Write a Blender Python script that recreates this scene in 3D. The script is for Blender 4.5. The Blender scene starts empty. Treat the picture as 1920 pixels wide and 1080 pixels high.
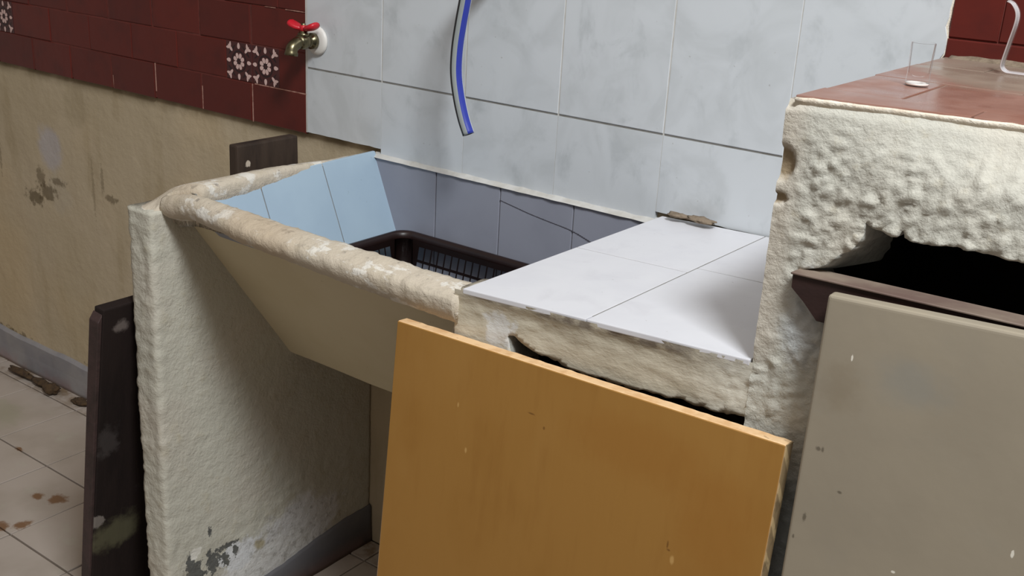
import bpy, bmesh, math, random
from mathutils import Vector, Matrix, noise

random.seed(7)
C = bpy.context.scene.collection
scene = bpy.context.scene


def S(r, g, b):
    f = lambda c: (c / 255) / 12.92 if c / 255 <= .04045 else ((c / 255 + .055) / 1.055) ** 2.4
    return (f(r), f(g), f(b), 1.0)


# ------------------------------------------------------------------ camera
cam_data = bpy.data.cameras.new('camera')
cam_data.sensor_width = 36.0
cam_data.lens = 2055.99 / 1920 * 36.0
cam_data.clip_start = .01
cam = bpy.data.objects.new('camera', cam_data)
C.objects.link(cam)
yaw, pitch, roll = math.radians(35.705), math.radians(19.518), math.radians(3.280)
fwd = Vector((-math.sin(yaw) * math.cos(pitch), math.cos(yaw) * math.cos(pitch), -math.sin(pitch)))
rt = Vector((math.cos(yaw), math.sin(yaw), 0))
up = rt.cross(fwd)
r2 = rt * math.cos(roll) + up * math.sin(roll)
u2 = -rt * math.sin(roll) + up * math.cos(roll)
mw = Matrix((r2, u2, -fwd)).transposed().to_4x4()
mw.translation = Vector((1.612, -1.512, 1.335))
cam.matrix_world = mw
scene.camera = cam

# ------------------------------------------------------------------ light and exposure
world = bpy.data.worlds.new('courtyard_light')
scene.world = world
world.use_nodes = True
bg = world.node_tree.nodes['Background']
bg.inputs['Color'].default_value = (1.0, .90, .80, 1)
bg.inputs['Strength'].default_value = .24


def area(name, loc, target, size, power, col):
    d = bpy.data.lights.new(name, 'AREA')
    d.shape = 'RECTANGLE'
    d.size, d.size_y = size
    d.energy = power
    d.color = col
    o = bpy.data.objects.new(name, d)
    C.objects.link(o)
    o.location = loc
    o.rotation_euler = (Vector(target) - Vector(loc)).to_track_quat('-Z', 'Y').to_euler()
    return o


area('patio_daylight', (2.3, -1.42, 3.15), (.6, -.2, .85), (.6, .52), 88, (.92, .97, 1.0))
area('warm_overhead_fill', (1.5, -1.7, 3.4), (.8, -.2, .8), (2.0, 1.4), 15, (1.0, .92, .84))  # added unseen fill lamp, stands in for warm bounced light

scene.view_settings.view_transform = 'Standard'
scene.view_settings.look = 'None'
scene.view_settings.gamma = 1.0
scene.view_settings.use_curve_mapping = False
scene.view_settings.exposure = -0.04


# ------------------------------------------------------------------ materials
class Mat:
    def __init__(s, name, col, rough=.7, spec=.5):
        s.m = bpy.data.materials.new(name)
        s.m.use_nodes = True
        s.nt = s.m.node_tree
        s.b = s.nt.nodes['Principled BSDF']
        s.b.inputs['Roughness'].default_value = rough
        s.b.inputs['Specular IOR Level'].default_value = spec
        s.col = s.rgb(col)
        s.geo = s.nt.nodes.new('ShaderNodeNewGeometry').outputs['Position']
        s.height = None

    def link(s, a, b):
        s.nt.links.new(a, b)

    def rgb(s, c):
        n = s.nt.nodes.new('ShaderNodeRGB')
        n.outputs[0].default_value = c
        return n.outputs[0]

    def math(s, op, a, b=0.0, clamp=False):
        n = s.nt.nodes.new('ShaderNodeMath')
        n.operation = op
        n.use_clamp = clamp
        for i, v in enumerate((a, b)):
            if isinstance(v, (int, float)):
                n.inputs[i].default_value = v
            else:
                s.link(v, n.inputs[i])
        return n.outputs[0]

    def vmath(s, op, a, b):
        n = s.nt.nodes.new('ShaderNodeVectorMath')
        n.operation = op
        for i, v in enumerate((a, b)):
            if isinstance(v, tuple):
                n.inputs[i].default_value = v
            else:
                s.link(v, n.inputs[i])
        return n

    def pos(s, scale=(1, 1, 1), rand=False):
        v = s.vmath('MULTIPLY', s.geo, scale).outputs[0]
        if rand:
            oi = s.nt.nodes.new('ShaderNodeObjectInfo')
            cb = s.nt.nodes.new('ShaderNodeCombineXYZ')
            s.link(s.math('MULTIPLY', oi.outputs['Random'], 37.0), cb.inputs[0])
            s.link(s.math('MULTIPLY', oi.outputs['Random'], 91.0), cb.inputs[2])
            v = s.vmath('ADD', v, cb.outputs[0]).outputs[0]
        return v

    def noise(s, scale, detail=4, rough=.55, stretch=(1, 1, 1), rand=False, dist=0.0):
        n = s.nt.nodes.new('ShaderNodeTexNoise')
        n.inputs['Scale'].default_value = scale
        n.inputs['Detail'].default_value = detail
        n.inputs['Roughness'].default_value = rough
        n.inputs['Distortion'].default_value = dist
        s.link(s.pos(stretch, rand), n.inputs['Vector'])
        return n.outputs['Fac']

    def voro(s, scale, stretch=(1, 1, 1)):
        n = s.nt.nodes.new('ShaderNodeTexVoronoi')
        n.inputs['Scale'].default_value = scale
        s.link(s.pos(stretch), n.inputs['Vector'])
        return n.outputs['Distance']

    def ramp(s, v, a, b, lo=0.0, hi=1.0):
        n = s.nt.nodes.new('ShaderNodeMapRange')
        n.interpolation_type = 'SMOOTHSTEP'
        s.link(v, n.inputs['Value'])
        n.inputs['From Min'].default_value = a
        n.inputs['From Max'].default_value = b
        n.inputs['To Min'].default_value = lo
        n.inputs['To Max'].default_value = hi
        return n.outputs[0]

    def random(s):
        return s.nt.nodes.new('ShaderNodeObjectInfo').outputs['Random']

    def mix(s, fac, c2, mode='MIX'):
        n = s.nt.nodes.new('ShaderNodeMix')
        n.data_type = 'RGBA'
        n.blend_type = mode
        if isinstance(fac, (int, float)):
            n.inputs[0].default_value = fac
        else:
            s.link(fac, n.inputs[0])
        s.link(s.col, n.inputs[6])
        s.link(s.rgb(c2) if isinstance(c2, tuple) else c2, n.inputs[7])
        s.col = n.outputs[2]
        return s

    def blob(s, c, r, amt=.6, scale=25, soft=.25, detail=5):
        """1 inside an ellipsoid round c whose outline is broken up by noise"""
        d = s.vmath('SUBTRACT', s.geo, tuple(c)).outputs[0]
        d = s.vmath('DIVIDE', d, tuple(r)).outputs[0]
        l = s.nt.nodes.new('ShaderNodeVectorMath')
        l.operation = 'LENGTH'
        s.link(d, l.inputs[0])
        scale = max(scale, .7 / sorted(r)[0])
        nz = s.math('MULTIPLY', s.math('SUBTRACT', s.noise(scale, detail, .65), .5), amt * 3.2)
        v = s.math('ADD', l.outputs['Value'], nz)
        return s.ramp(v, 1 - soft, 1 + soft, 1, 0)

    def axis(s, i):
        n = s.nt.nodes.new('ShaderNodeSeparateXYZ')
        s.link(s.geo, n.inputs[0])
        return n.outputs[i]

    def bump(s, h, strength=.3, dist=.01):
        n = s.nt.nodes.new('ShaderNodeBump')
        n.inputs['Strength'].default_value = strength
        n.inputs['Distance'].default_value = dist
        s.link(h, n.inputs['Height'])
        if s.height is not None:
            s.link(s.height, n.inputs['Normal'])
        s.height = n.outputs[0]
        return s

    def rough(s, v):
        s.link(v, s.b.inputs['Roughness'])
        return s

    def done(s):
        s.link(s.col, s.b.inputs['Base Color'])
        if s.height is not None:
            s.link(s.height, s.b.inputs['Normal'])
        return s.m


CREAM = S(198, 194, 182)
CREAM_PINK = S(198, 186, 172)


def wall_plaster():
    k = Mat('cream_wall_plaster', S(190, 174, 148), .85, .25)
    k.mix(k.ramp(k.noise(3.0, 5), .35, .7, 0, .55), S(178, 162, 132))
    k.mix(k.ramp(k.noise(11, 6, .6, (1, 1, .25)), .5, .75, 0, .5), S(160, 142, 110))
    k.mix(k.ramp(k.noise(2.2, 2), .5, .7, 0, .35), S(204, 178, 136))
    # pale scraped patch, dark scuffs
    k.mix(k.math('MULTIPLY', k.blob((-.955, .008, .672), (.05, .1, .055), .45, 14, .3), .75), S(182, 176, 178))
    k.mix(k.math('MULTIPLY', k.blob((-.93, .008, .565), (.045, .1, .06), .7, 18, .3), .35), S(186, 176, 158))
    for c, r, a in (((-1.045, 0, .525), (.035, .1, .02), .75), ((-.985, 0, .553), (.04, .1, .022), .7),
                    ((-1.01, 0, .585), (.018, .1, .025), .6), ((-.93, 0, .588), (.03, .1, .010), .6),
                    ((-.70, 0, .588), (.022, .1, .009), .6), ((-.735, 0, .63), (.006, .1, .035), .4),
                    ((-1.2, 0, .62), (.006, .1, .05), .4), ((-.775, 0, .6), (.005, .1, .07), .3),
                    ((-.80, 0, .10), (.05, .1, .012), .6), ((-1.25, 0, .075), (.12, .1, .022), .75)):
        k.mix(k.math('MULTIPLY', k.blob(c, r, 1.1, 42, .35), a), S(92, 78, 54))
    # old rectangular repair near the red tiles
    k.mix(k.math('MULTIPLY', k.blob((-.828, 0, .80), (.045, .1, .055), .12, 30, .2), .18), S(132, 116, 84))
    # grime just under the tile edge
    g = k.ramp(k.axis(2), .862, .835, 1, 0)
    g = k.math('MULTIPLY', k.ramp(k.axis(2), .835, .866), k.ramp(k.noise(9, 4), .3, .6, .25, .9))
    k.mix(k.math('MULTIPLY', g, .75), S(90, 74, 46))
    k.bump(k.noise(60, 5, .6), .35, .004)
    k.bump(k.noise(9, 3), .35, .012)
    return k.done()


def stucco(name, base=CREAM, bump=.5, warm=.5):
    k = Mat(name, base, .8, .3)
    k.mix(k.ramp(k.noise(7, 4), .4, .7, 0, warm), CREAM_PINK)
    k.mix(k.ramp(k.noise(38, 5), .52, .8, 0, .35), S(176, 164, 134))
    k.bump(k.noise(170, 4, .6), bump, .0025)
    return k


def leg_mat():
    k = stucco('leg_plaster', S(192, 188, 174), .6, .35)
    # damp end: bare whitish plaster, flaked paint with grey cement under it
    k.mix(k.blob((.175, -.20, .125), (.06, .115, .062), .45, 16, .15), S(206, 204, 202))
    k.mix(k.blob((.175, -.28, .085), (.06, .12, .045), .35, 16, .2), S(210, 208, 204))
    k.mix(k.blob((.175, -.35, .135), (.06, .045, .03), .6, 30, .12), S(214, 214, 214))
    for c, r in (((.175, -.447, .160), (.05, .016, .026)), ((.175, -.408, .145), (.05, .016, .026)),
                 ((.175, -.45, .128), (.05, .02, .02)), ((.175, -.377, .166), (.05, .024, .006)),
                 ((.175, -.378, .140), (.05, .009, .012)), ((.175, -.355, .15), (.05, .006, .012)),
                 ((.175, -.411, .214), (.05, .004, .010))):
        k.mix(k.blob(c, r, 1.3, 55, .12), S(96, 96, 92))
    k.mix(k.blob((.175, -.443, .182), (.05, .014, .012), .7, 50, .1), S(222, 218, 208))
    k.mix(k.blob((.175, -.30, .135), (.05, .012, .012), .6, 40, .35), S(172, 162, 136))
    k.mix(k.math('MULTIPLY', k.math('MULTIPLY', k.blob((.175, -.22, .12), (.06, .15, .08), .4, 16, .3), k.ramp(k.noise(70, 6, .7), .52, .66)), .55), S(142, 138, 130))
    lo = k.math('MULTIPLY', k.ramp(k.axis(2), .26, .06), k.ramp(k.noise(30, 6, .65), .55, .68))
    k.mix(k.math('MULTIPLY', lo, .5), S(150, 142, 122))
    k.bump(k.noise(38, 5, .6), .5, .006)
    return k.done()


def rim_mat():
    k = stucco('rim_plaster', S(196, 184, 166), .5, .3)
    k.mix(k.ramp(k.noise(26, 6, .65, (.6, 1, 1)), .545, .60, 0, .75), S(226, 222, 214))
    up_ = k.math('MULTIPLY', k.ramp(k.axis(2), .86, .875), k.ramp(k.noise(60, 5), .6, .68))
    k.mix(k.math('MULTIPLY', up_, .7), S(128, 120, 112))
    k.mix(k.ramp(k.noise(5, 2), .5, .7, 0, .5), S(188, 166, 138))
    k.bump(k.noise(55, 5, .65), .6, .005)
    return k.done()


def basin_mat():
    k = Mat('basin_cream_paint', S(212, 198, 166), .6, .4)
    k.mix(k.ramp(k.noise(6, 4), .4, .7, 0, .4), S(200, 184, 148))
    k.mix(k.ramp(k.noise(70, 6, .7, (1, 1, .5)), .66, .74, 0, .5), S(110, 90, 56))
    k.bump(k.noise(45, 4), .12, .004)
    return k.done()


def white_tile_mat(name, a, b, c, rough=.32):
    k = Mat(name, a, rough, .45)
    k.mix(k.ramp(k.noise(9, 4, .55, (1, 1, 1), True, .8), .42, .68, 0, .8), b)
    k.mix(k.ramp(k.noise(17, 5, .6, (1, 1, .7), True, .5), .52, .75, 0, .6), c)
    k.mix(k.ramp(k.noise(150, 2, .5, (1, 1, 1), True), .74, .78, 0, .35), S(120, 112, 100))
    k.bump(k.noise(14, 2, .5, (1, 1, 1), True), .06, .01)
    return k.done()


def red_tile_mat(name, a, b, c, rough=.28):
    k = Mat(name, a, rough, .35)
    k.mix(k.ramp(k.random(), .1, .9, 0, .8), b)
    k.mix(k.ramp(k.noise(14, 4, .6, (1, 1, 1), True), .45, .75, 0, .6), c)
    k.mix(k.ramp(k.noise(60, 5, .7, (1, 1, 1), True), .66, .8, 0, .2), S(150, 110, 96))
    k.bump(k.noise(16, 2, .5, (1, 1, 1), True), .1, .01)
    return k.done()


def simple(name, col, rough=.6, var=None, scale=20, bump=0, metal=0, spec=.5, stretch=(1, 1, 1)):
    k = Mat(name, col, rough, spec)
    if var:
        k.mix(k.ramp(k.noise(scale, 5, .6, stretch), .4, .68, 0, .8), var)
    if bump:
        k.bump(k.noise(scale * 4, 4, .6, stretch), bump, .004)
    k.b.inputs['Metallic'].default_value = metal
    return k.done()


def board_mat():
    k = Mat('ochre_varnished_plywood', S(158, 115, 56), .45, .35)
    k.mix(k.ramp(k.noise(4.2, 4, .55, (1.2, 1, .8)), .42, .68, 0, .8), S(147, 103, 44))
    k.mix(k.ramp(k.noise(7, 3, .5, (1.4, 1, .6)), .5, .75, 0, .45), S(164, 123, 66))
    k.mix(k.ramp(k.noise(60, 4, .6, (1, 1, .12)), .5, .8, 0, .2), S(134, 88, 36))
    for c, r, a in (((1.205, -.53, .71), (.05, .1, .05), .4), ((1.10, -.53, .76), (.08, .1, .035), .35),
                    ((1.19, -.53, .55), (.04, .1, .12), .25)):
        k.mix(k.math('MULTIPLY', k.blob(c, r, .5, 9, .6), a), S(148, 98, 38))
    for c, r in (((.948, -.53, .759), (.0045, .1, .0011)), ((.968, -.53, .747), (.0014, .1, .002)),
                 ((1.148, -.53, .668), (.0011, .1, .0045)), ((1.15, -.53, .662), (.002, .1, .0012))):
        k.mix(k.math('MULTIPLY', k.blob(c, r, .3, 90, .5), .65), S(96, 60, 26))
    for c, r in (((.857, -.55, .68), (.0016, .1, .0034)), ((.838, -.545, .735), (.0012, .1, .003)),
                 ((1.156, -.545, .652), (.0024, .1, .005)), ((1.083, -.56, .578), (.0012, .1, .003))):
        k.mix(k.math('MULTIPLY', k.blob(c, r, .3, 90, .5), .5), S(212, 172, 110))
    k.bump(k.noise(90, 4, .6, (1, 1, .15)), .10, .002)
    return k.done()


def edge_mat():
    k = Mat('raw_plywood_edge', S(226, 190, 146), .7, .3)
    k.mix(k.ramp(k.noise(30, 5, .6, (1, 1, 1)), .45, .65, 0, .7), S(204, 158, 108))
    k.mix(k.ramp(k.noise(120, 4, .7, (.4, 1, 1)), .66, .72, 0, .7), S(96, 66, 40))
    return k.done()


def side_edge_mat():
    k = Mat('plywood_side_plies', S(150, 126, 92), .75, .3)
    w = k.nt.nodes.new('ShaderNodeTexWave')
    w.bands_direction = 'DIAGONAL'
    w.inputs['Scale'].default_value = 14
    w.inputs['Distortion'].default_value = 1.2
    k.link(k.pos((1, 1.6, 1)), w.inputs['Vector'])
    k.mix(k.ramp(w.outputs['Fac'], .7, .9, 0, .8), S(206, 178, 132))
    k.mix(k.ramp(k.noise(60, 4), .5, .7, 0, .6), S(104, 88, 64))
    return k.done()


def door_mat():
    k = Mat('taupe_painted_panel', S(156, 145, 127), .55, .35)
    k.mix(k.ramp(k.noise(5, 4), .4, .7, 0, .5), S(142, 132, 116))
    k.mix(k.ramp(k.noise(9, 3), .55, .8, 0, .3), S(140, 136, 128))
    k.mix(k.math('MULTIPLY', k.blob((1.305, -.53, .905), (.018, .1, .02), .6, 30, .7), .25), S(112, 94, 66))
    k.mix(k.math('MULTIPLY', k.blob((1.37, -.53, .93), (.03, .1, .02), .6, 30, .8), .25), S(126, 134, 136))
    for c, r in (((1.295, -.53, .838), (.003, .1, .003)), ((1.2995, -.53, .8385), (.002, .1, .0035)),
                 ((1.293, -.53, .76), (.0025, .1, .006)), ((1.285, -.53, .735), (.0015, .1, .003)),
                 ((1.323, -.53, .80), (.003, .1, .002))):
        k.mix(k.math('MULTIPLY', k.blob(c, (r[0] * .7, .1, r[2] * .75), .5, 120, .5), .7), S(84, 76, 62))
    for c, r in (((1.322, -.54, .64), (.0014, .1, .0035)), ((1.338, -.54, .645), (.0014, .1, .004)),
                 ((1.345, -.54, .63), (.005, .1, .002)), ((1.312, -.53, .94), (.001, .1, .003)),
                 ((1.388, -.54, .738), (.002, .1, .0014)), ((1.486, -.54, .80), (.0014, .1, .004))):
        k.mix(k.blob(c, r, .3, 120, .2), S(226, 220, 206))
    k.mix(k.math('MULTIPLY', k.ramp(k.noise(140, 3, .7), .74, .77), .5), S(208, 200, 184))
    k.bump(k.noise(30, 4), .08, .004)
    return k.done()


def dark_wood(name, base=S(36, 27, 25)):
    k = Mat(name, base, .65, .25)
    k.mix(k.ramp(k.noise(18, 5, .6, (1, 1, .2)), .4, .7, 0, .8), S(24, 18, 17))
    k.mix(k.ramp(k.noise(24, 5, .65), .66, .76, 0, .35), S(66, 58, 56))
    k.bump(k.noise(60, 4, .6, (1, 1, .15)), .3, .003)
    return k


def dark_panel():
    k = dark_wood('dark_stained_wood_panel')
    k.mix(k.math('MULTIPLY', k.blob((.02, -.52, .195), (.1, .06, .035), .7, 22, .4), .7), S(98, 94, 72))
    k.mix(k.blob((.02, -.545, .235), (.1, .014, .012), .7, 40, .2), S(120, 112, 106))
    k.mix(k.math('MULTIPLY', k.blob((.05, -.53, .40), (.1, .02, .03), .9, 30, .4), .4), S(84, 78, 76))
    k.mix(k.math('MULTIPLY', k.blob((.08, -.51, .625), (.1, .012, .010), .6, 30, .4), .5), S(140, 128, 122))
    return k.done()


def plank_mat():
    k = dark_wood('dark_brown_plank_wood', S(64, 52, 44))
    k.mix(k.blob((.08, -.225, .858), (.1, .006, .006), .5, 40, .15), S(190, 176, 160))
    return k.done()


def floor_tile_mat():
    k = Mat('worn_white_floor_tile', S(182, 170, 160), .35, .4)
    k.mix(k.ramp(k.noise(5, 4, .55, (1, 1, 1)), .4, .7, 0, .8), S(164, 152, 140))
    k.mix(k.ramp(k.noise(16, 4, .6, (1, 1, 1)), .55, .8, 0, .5), S(184, 182, 166))
    k.mix(k.math('MULTIPLY', k.blob((-.97, -.2, 0), (.1, .05, .1), .8, 14, .5), .4), S(152, 152, 124))
    for c, r in (((-.508, -.362, 0), (.016, .012, .1)), ((-.462, -.340, 0), (.018, .02, .1)),
                 ((-.452, -.484, 0), (.022, .016, .1)), ((-.422, -.45, 0), (.012, .02, .1)),
                 ((-.74, -.27, 0), (.012, .006, .1))):
        k.mix(k.math('MULTIPLY', k.blob(c, r, .8, 40, .4), .85), S(116, 76, 36))
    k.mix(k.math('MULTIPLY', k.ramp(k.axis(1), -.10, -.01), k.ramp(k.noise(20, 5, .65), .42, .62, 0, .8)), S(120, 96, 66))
    k.mix(k.ramp(k.noise(60, 5, .7), .68, .8, 0, .4), S(126, 108, 84))
    return k.done()


def skirting_mat(name='grey_skirting_paint', a=S(152, 148, 148), b=S(132, 130, 136)):
    k = Mat(name, a, .6, .35)
    k.mix(k.ramp(k.noise(9, 5), .4, .7, 0, .7), b)
    lo = k.math('MULTIPLY', k.ramp(k.axis(2), .045, .0), k.ramp(k.noise(14, 5), .35, .6))
    k.mix(k.math('MULTIPLY', lo, .7), S(150, 124, 122))
    k.mix(k.math('MULTIPLY', k.ramp(k.axis(2), .012, .0), .8), S(82, 64, 46))
    k.bump(k.noise(40, 4), .2, .004)
    return k.done()


def blue_tile_mat():
    k = Mat('pale_blue_glazed_tile', S(164, 184, 200), .3, .4)
    k.mix(k.ramp(k.noise(8, 4), .4, .7, 0, .5), S(154, 174, 192))
    k.mix(k.math('MULTIPLY', k.ramp(k.noise(60, 6, .7, (1, 1, 1), False, 1), .66, .72), .5), S(112, 120, 128))
    return k.done()


def lavender_tile_mat():
    k = Mat('lavender_grey_glazed_tile', S(148, 150, 162), .35, .4)
    k.mix(k.ramp(k.noise(7, 4), .4, .7, 0, .6), S(138, 140, 152))
    k.mix(k.math('MULTIPLY', k.ramp(k.noise(45, 6, .7, (1, 1, 1), False, 1), .68, .74), .5), S(110, 110, 122))
    return k.done()


def counter_tile_mat():
    k = Mat('dusty_terracotta_tile', S(142, 106, 94), .3, .5)
    k.mix(k.ramp(k.noise(9, 4, .6), .4, .7, 0, .7), S(138, 92, 76))
    k.mix(k.ramp(k.noise(24, 5, .6, (1, .5, 1)), .5, .75, 0, .6), S(160, 124, 112))
    # cement dust smeared along the wall
    k.mix(k.math('MULTIPLY', k.blob((1.37, -.10, 1.17), (.17, .165, .2), .35, 12, .2), .9), S(146, 132, 118))
    k.mix(k.math('MULTIPLY', k.ramp(k.axis(1), -.09, -.02), .8), S(142, 126, 112))
    k.rough(k.ramp(k.noise(12, 4), .35, .7, .22, .5))
    return k.done()


def block_mat():
    k = Mat('rough_cream_stucco', S(192, 189, 178), .75, .3)
    k.mix(k.ramp(k.noise(6, 4), .45, .7, 0, .35), S(204, 194, 178))
    k.mix(k.math('MULTIPLY', k.ramp(k.axis(0), 1.228, 1.203, 0, .45), k.ramp(k.axis(2), .87, .92)), S(204, 190, 174))
    k.mix(k.ramp(k.noise(70, 5), .56, .8, 0, .35), S(186, 172, 142))
    for c, r in (((1.199, -.49, 1.103), (.010, .1, .016)), ((1.198, -.49, 1.068), (.010, .1, .005))):
        k.mix(k.math('MULTIPLY', k.blob(c, r, .4, 60, .3), .8), S(140, 118, 84))
    for c, r, col in (((1.245, -.49, .945), (.02, .1, .05), S(176, 180, 184)),):  # bluish shade below the crosspiece end, painted into the colour
        k.mix(k.math('MULTIPLY', k.blob(c, r, .6, 30, .5), .6), col)
    # grey-blue shadow tone painted into the stucco low down
    k.mix(k.math('MULTIPLY', k.ramp(k.axis(2), .83, .74), .75), S(140, 150, 156))
    k.bump(k.noise(200, 5, .65), .6, .003)
    return k.done()


def lintel_mat():
    k = Mat('smeared_grey_cream_plaster', S(196, 188, 170), .8, .3)
    k.mix(k.ramp(k.noise(9, 5, .6, (.5, 1, 2.2)), .4, .66, 0, .8), S(170, 161, 142))
    k.mix(k.ramp(k.noise(24, 5, .6, (.35, 1, 1.5)), .5, .7, 0, .5), S(156, 144, 120))
    k.mix(k.math('MULTIPLY', k.ramp(k.axis(2), .864, .874), k.ramp(k.noise(40, 4), .35, .6)), S(126, 116, 104))
    k.mix(k.math('MULTIPLY', k.blob((.872, -.5, .832), (.02, .1, .022), .95, 45, .3), .9), S(206, 206, 204))
    k.mix(k.math('MULTIPLY', k.ramp(k.axis(0), 1.09, 1.19), .8), S(198, 194, 182))
    k.bump(k.noise(70, 5, .65, (.5, 1, 1)), .5, .004)
    return k.done()


def thin_clear(name, tint, edge):
    """thin clear glass or plastic: see-through, shiny and whitened towards its edges"""
    m = bpy.data.materials.new(name)
    m.use_nodes = True
    nt = m.node_tree
    nt.nodes.remove(nt.nodes['Principled BSDF'])
    tr = nt.nodes.new('ShaderNodeBsdfTransparent')
    tr.inputs[0].default_value = tint
    gl = nt.nodes.new('ShaderNodeBsdfGlossy')
    gl.inputs['Roughness'].default_value = .25
    lw = nt.nodes.new('ShaderNodeLayerWeight')
    lw.inputs['Blend'].default_value = edge
    mx = nt.nodes.new('ShaderNodeMixShader')
    nt.links.new(lw.outputs['Fresnel'], mx.inputs[0])
    nt.links.new(tr.outputs[0], mx.inputs[1])
    df = nt.nodes.new('ShaderNodeBsdfDiffuse')  # diffuse white painted in for bright reflections along the edges
    df.inputs[0].default_value = (.85, .86, .88, 1)
    m2 = nt.nodes.new('ShaderNodeMixShader')
    m2.inputs[0].default_value = .5
    nt.links.new(gl.outputs[0], m2.inputs[1])
    nt.links.new(df.outputs[0], m2.inputs[2])
    nt.links.new(m2.outputs[0], mx.inputs[2])
    nt.links.new(mx.outputs[0], nt.nodes['Material Output'].inputs['Surface'])
    return m


M = dict(
    wall=wall_plaster(), leg=leg_mat(), rim=rim_mat(), basin=basin_mat(),
    white=white_tile_mat('white_marbled_wall_tile', S(205, 209, 213), S(192, 196, 199), S(174, 179, 182)),
    white_top=white_tile_mat('white_worktop_tile', S(214, 213, 217), S(209, 208, 213), S(202, 200, 205), .35),
    red=red_tile_mat('oxblood_glazed_tile', S(98, 34, 27), S(86, 31, 26), S(73, 29, 26)),
    maroon=simple('maroon_pattern_ground', S(74, 34, 34), .35, S(62, 30, 32), 60),
    pink=simple('pale_pink_petal_print', S(216, 184, 178), .4),
    ring=simple('dark_pattern_outline', S(36, 20, 24), .4),
    grout=simple('pale_grout', S(198, 196, 192), .85, S(180, 176, 168), 30),
    dgrout=simple('dirty_grey_grout', S(130, 128, 124), .9, S(110, 106, 98), 30),
    rgrout=simple('brick_red_grout', S(104, 48, 40), .9, S(82, 36, 30), 40),
    blue=blue_tile_mat(), lav=lavender_tile_mat(), ctile=counter_tile_mat(),
    block=block_mat(), lintel=lintel_mat(), floor=floor_tile_mat(), skirt=skirting_mat(),
    fgrout=simple('dark_floor_grout', S(112, 98, 82), .9, S(86, 74, 60), 20),
    cement=simple('bare_grey_cement', S(158, 156, 148), .9, S(112, 112, 106), 22, .6),
    cavity=simple('dusty_cavity_render', S(60, 56, 50), .95, S(44, 42, 38), 10),
    board=board_mat(), edge=edge_mat(), sedge=side_edge_mat(), door=door_mat(),
    darkpanel=dark_panel(), plank=plank_mat(),
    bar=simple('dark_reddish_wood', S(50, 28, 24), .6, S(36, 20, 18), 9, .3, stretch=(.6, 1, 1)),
    bartop=simple('lit_weathered_wood', S(104, 84, 76), .65, S(142, 128, 112), 9, .3, stretch=(.6, 1, 1)),
    basket=simple('dark_brown_plastic', S(36, 20, 17), .4, S(28, 16, 14), 12),
    hose_blue=simple('blue_hose_stripe', S(44, 58, 158), .4), hose_grey=simple('grey_hose_stripe', S(150, 156, 156), .45),
    hose_black=simple('black_hose_stripe', S(34, 36, 40), .45), hose_clear=simple('milky_hose_stripe', S(205, 210, 216), .4),
    brass=simple('tarnished_brass', S(126, 118, 92), .32, S(84, 80, 64), 60, 0, 1.0),
    redplastic=simple('red_handle_paint', S(196, 30, 44), .35, S(178, 24, 40), 40),
    whiteplastic=simple('white_plastic', S(226, 222, 216), .45),
    mortar=simple('dirty_mortar', S(136, 120, 102), .95, S(100, 86, 70), 60, .6),
    palemortar=simple('pale_mortar', S(226, 216, 200), .9, S(206, 190, 170), 60, .5),
    dirt=simple('dry_brown_dirt', S(84, 64, 42), .95, S(56, 42, 30), 80, .6),
    crack=simple('dark_crack', S(74, 72, 80), .9),
    glass=thin_clear('clear_glass', (.995, .995, .995, 1), .04), acrylic=thin_clear('clear_acrylic', (.98, .985, .99, 1), .06),
)


# ------------------------------------------------------------------ object helpers
def link(name, bm, mat, parent=None, smooth=False, kind=None):
    me = bpy.data.meshes.new(name)
    bmesh.ops.recalc_face_normals(bm, faces=bm.faces)
    bm.to_mesh(me)
    bm.free()
    for m in (mat if isinstance(mat, (list, tuple)) else [mat]):
        me.materials.append(m)
    if smooth:
        for p in me.polygons:
            p.use_smooth = True
    o = bpy.data.objects.new(name, me)
    C.objects.link(o)
    if parent:
        o.parent = parent
        o.matrix_parent_inverse = Matrix.Translation(-parent.location)
    if kind:
        o['kind'] = kind
    return o


def thing(name, label, cat, loc=(0, 0, 0), group=None):
    o = bpy.data.objects.new(name, None)
    o.empty_display_size = .05
    C.objects.link(o)
    o.location = loc
    return tag(o, label, cat, group)


def tag(o, label, cat, group=None):
    o['label'] = label
    o['category'] = cat
    if group:
        o['group'] = group
    return o


def hexa(bm, c, bevel=0.0, segs=2, mat=0):
    """c: 8 corners, bottom ring then top ring"""
    v = [bm.verts.new(p) for p in c]
    fs = [(0, 3, 2, 1), (4, 5, 6, 7), (0, 1, 5, 4), (1, 2, 6, 5), (2, 3, 7, 6), (3, 0, 4, 7)]
    faces = [bm.faces.new([v[i] for i in f]) for f in fs]
    for f in faces:
        f.material_index = mat
    if bevel:
        es = list({e for f in faces for e in f.edges})
        bmesh.ops.bevel(bm, geom=es, offset=bevel, segments=segs, profile=.6, affect='EDGES')
    return faces


def box(bm, x0, x1, y0, y1, z0, z1, bevel=0.0, segs=2, mat=0):
    return hexa(bm, [(x0, y0, z0), (x1, y0, z0), (x1, y1, z0), (x0, y1, z0),
                     (x0, y0, z1), (x1, y0, z1), (x1, y1, z1), (x0, y1, z1)], bevel, segs, mat)


def boxobj(name, dims, mat, parent=None, bevel=0.0, kind=None):
    bm = bmesh.new()
    box(bm, *dims, bevel=bevel)
    return link(name, bm, mat, parent, kind=kind)


def loft(bm, rings, closed=True, caps=True, mat=0):
    vs = [[bm.verts.new(p) for p in r] for r in rings]
    n = len(rings[0])
    for a, b in zip(vs, vs[1:]):
        for i in range(n if closed else n - 1):
            j = (i + 1) % n
            f = bm.faces.new((a[i], a[j], b[j], b[i]))
            f.material_index = mat
    if caps and closed:
        bm.faces.new(vs[0][::-1]).material_index = mat
        bm.faces.new(vs[-1]).material_index = mat
    return vs


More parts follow.
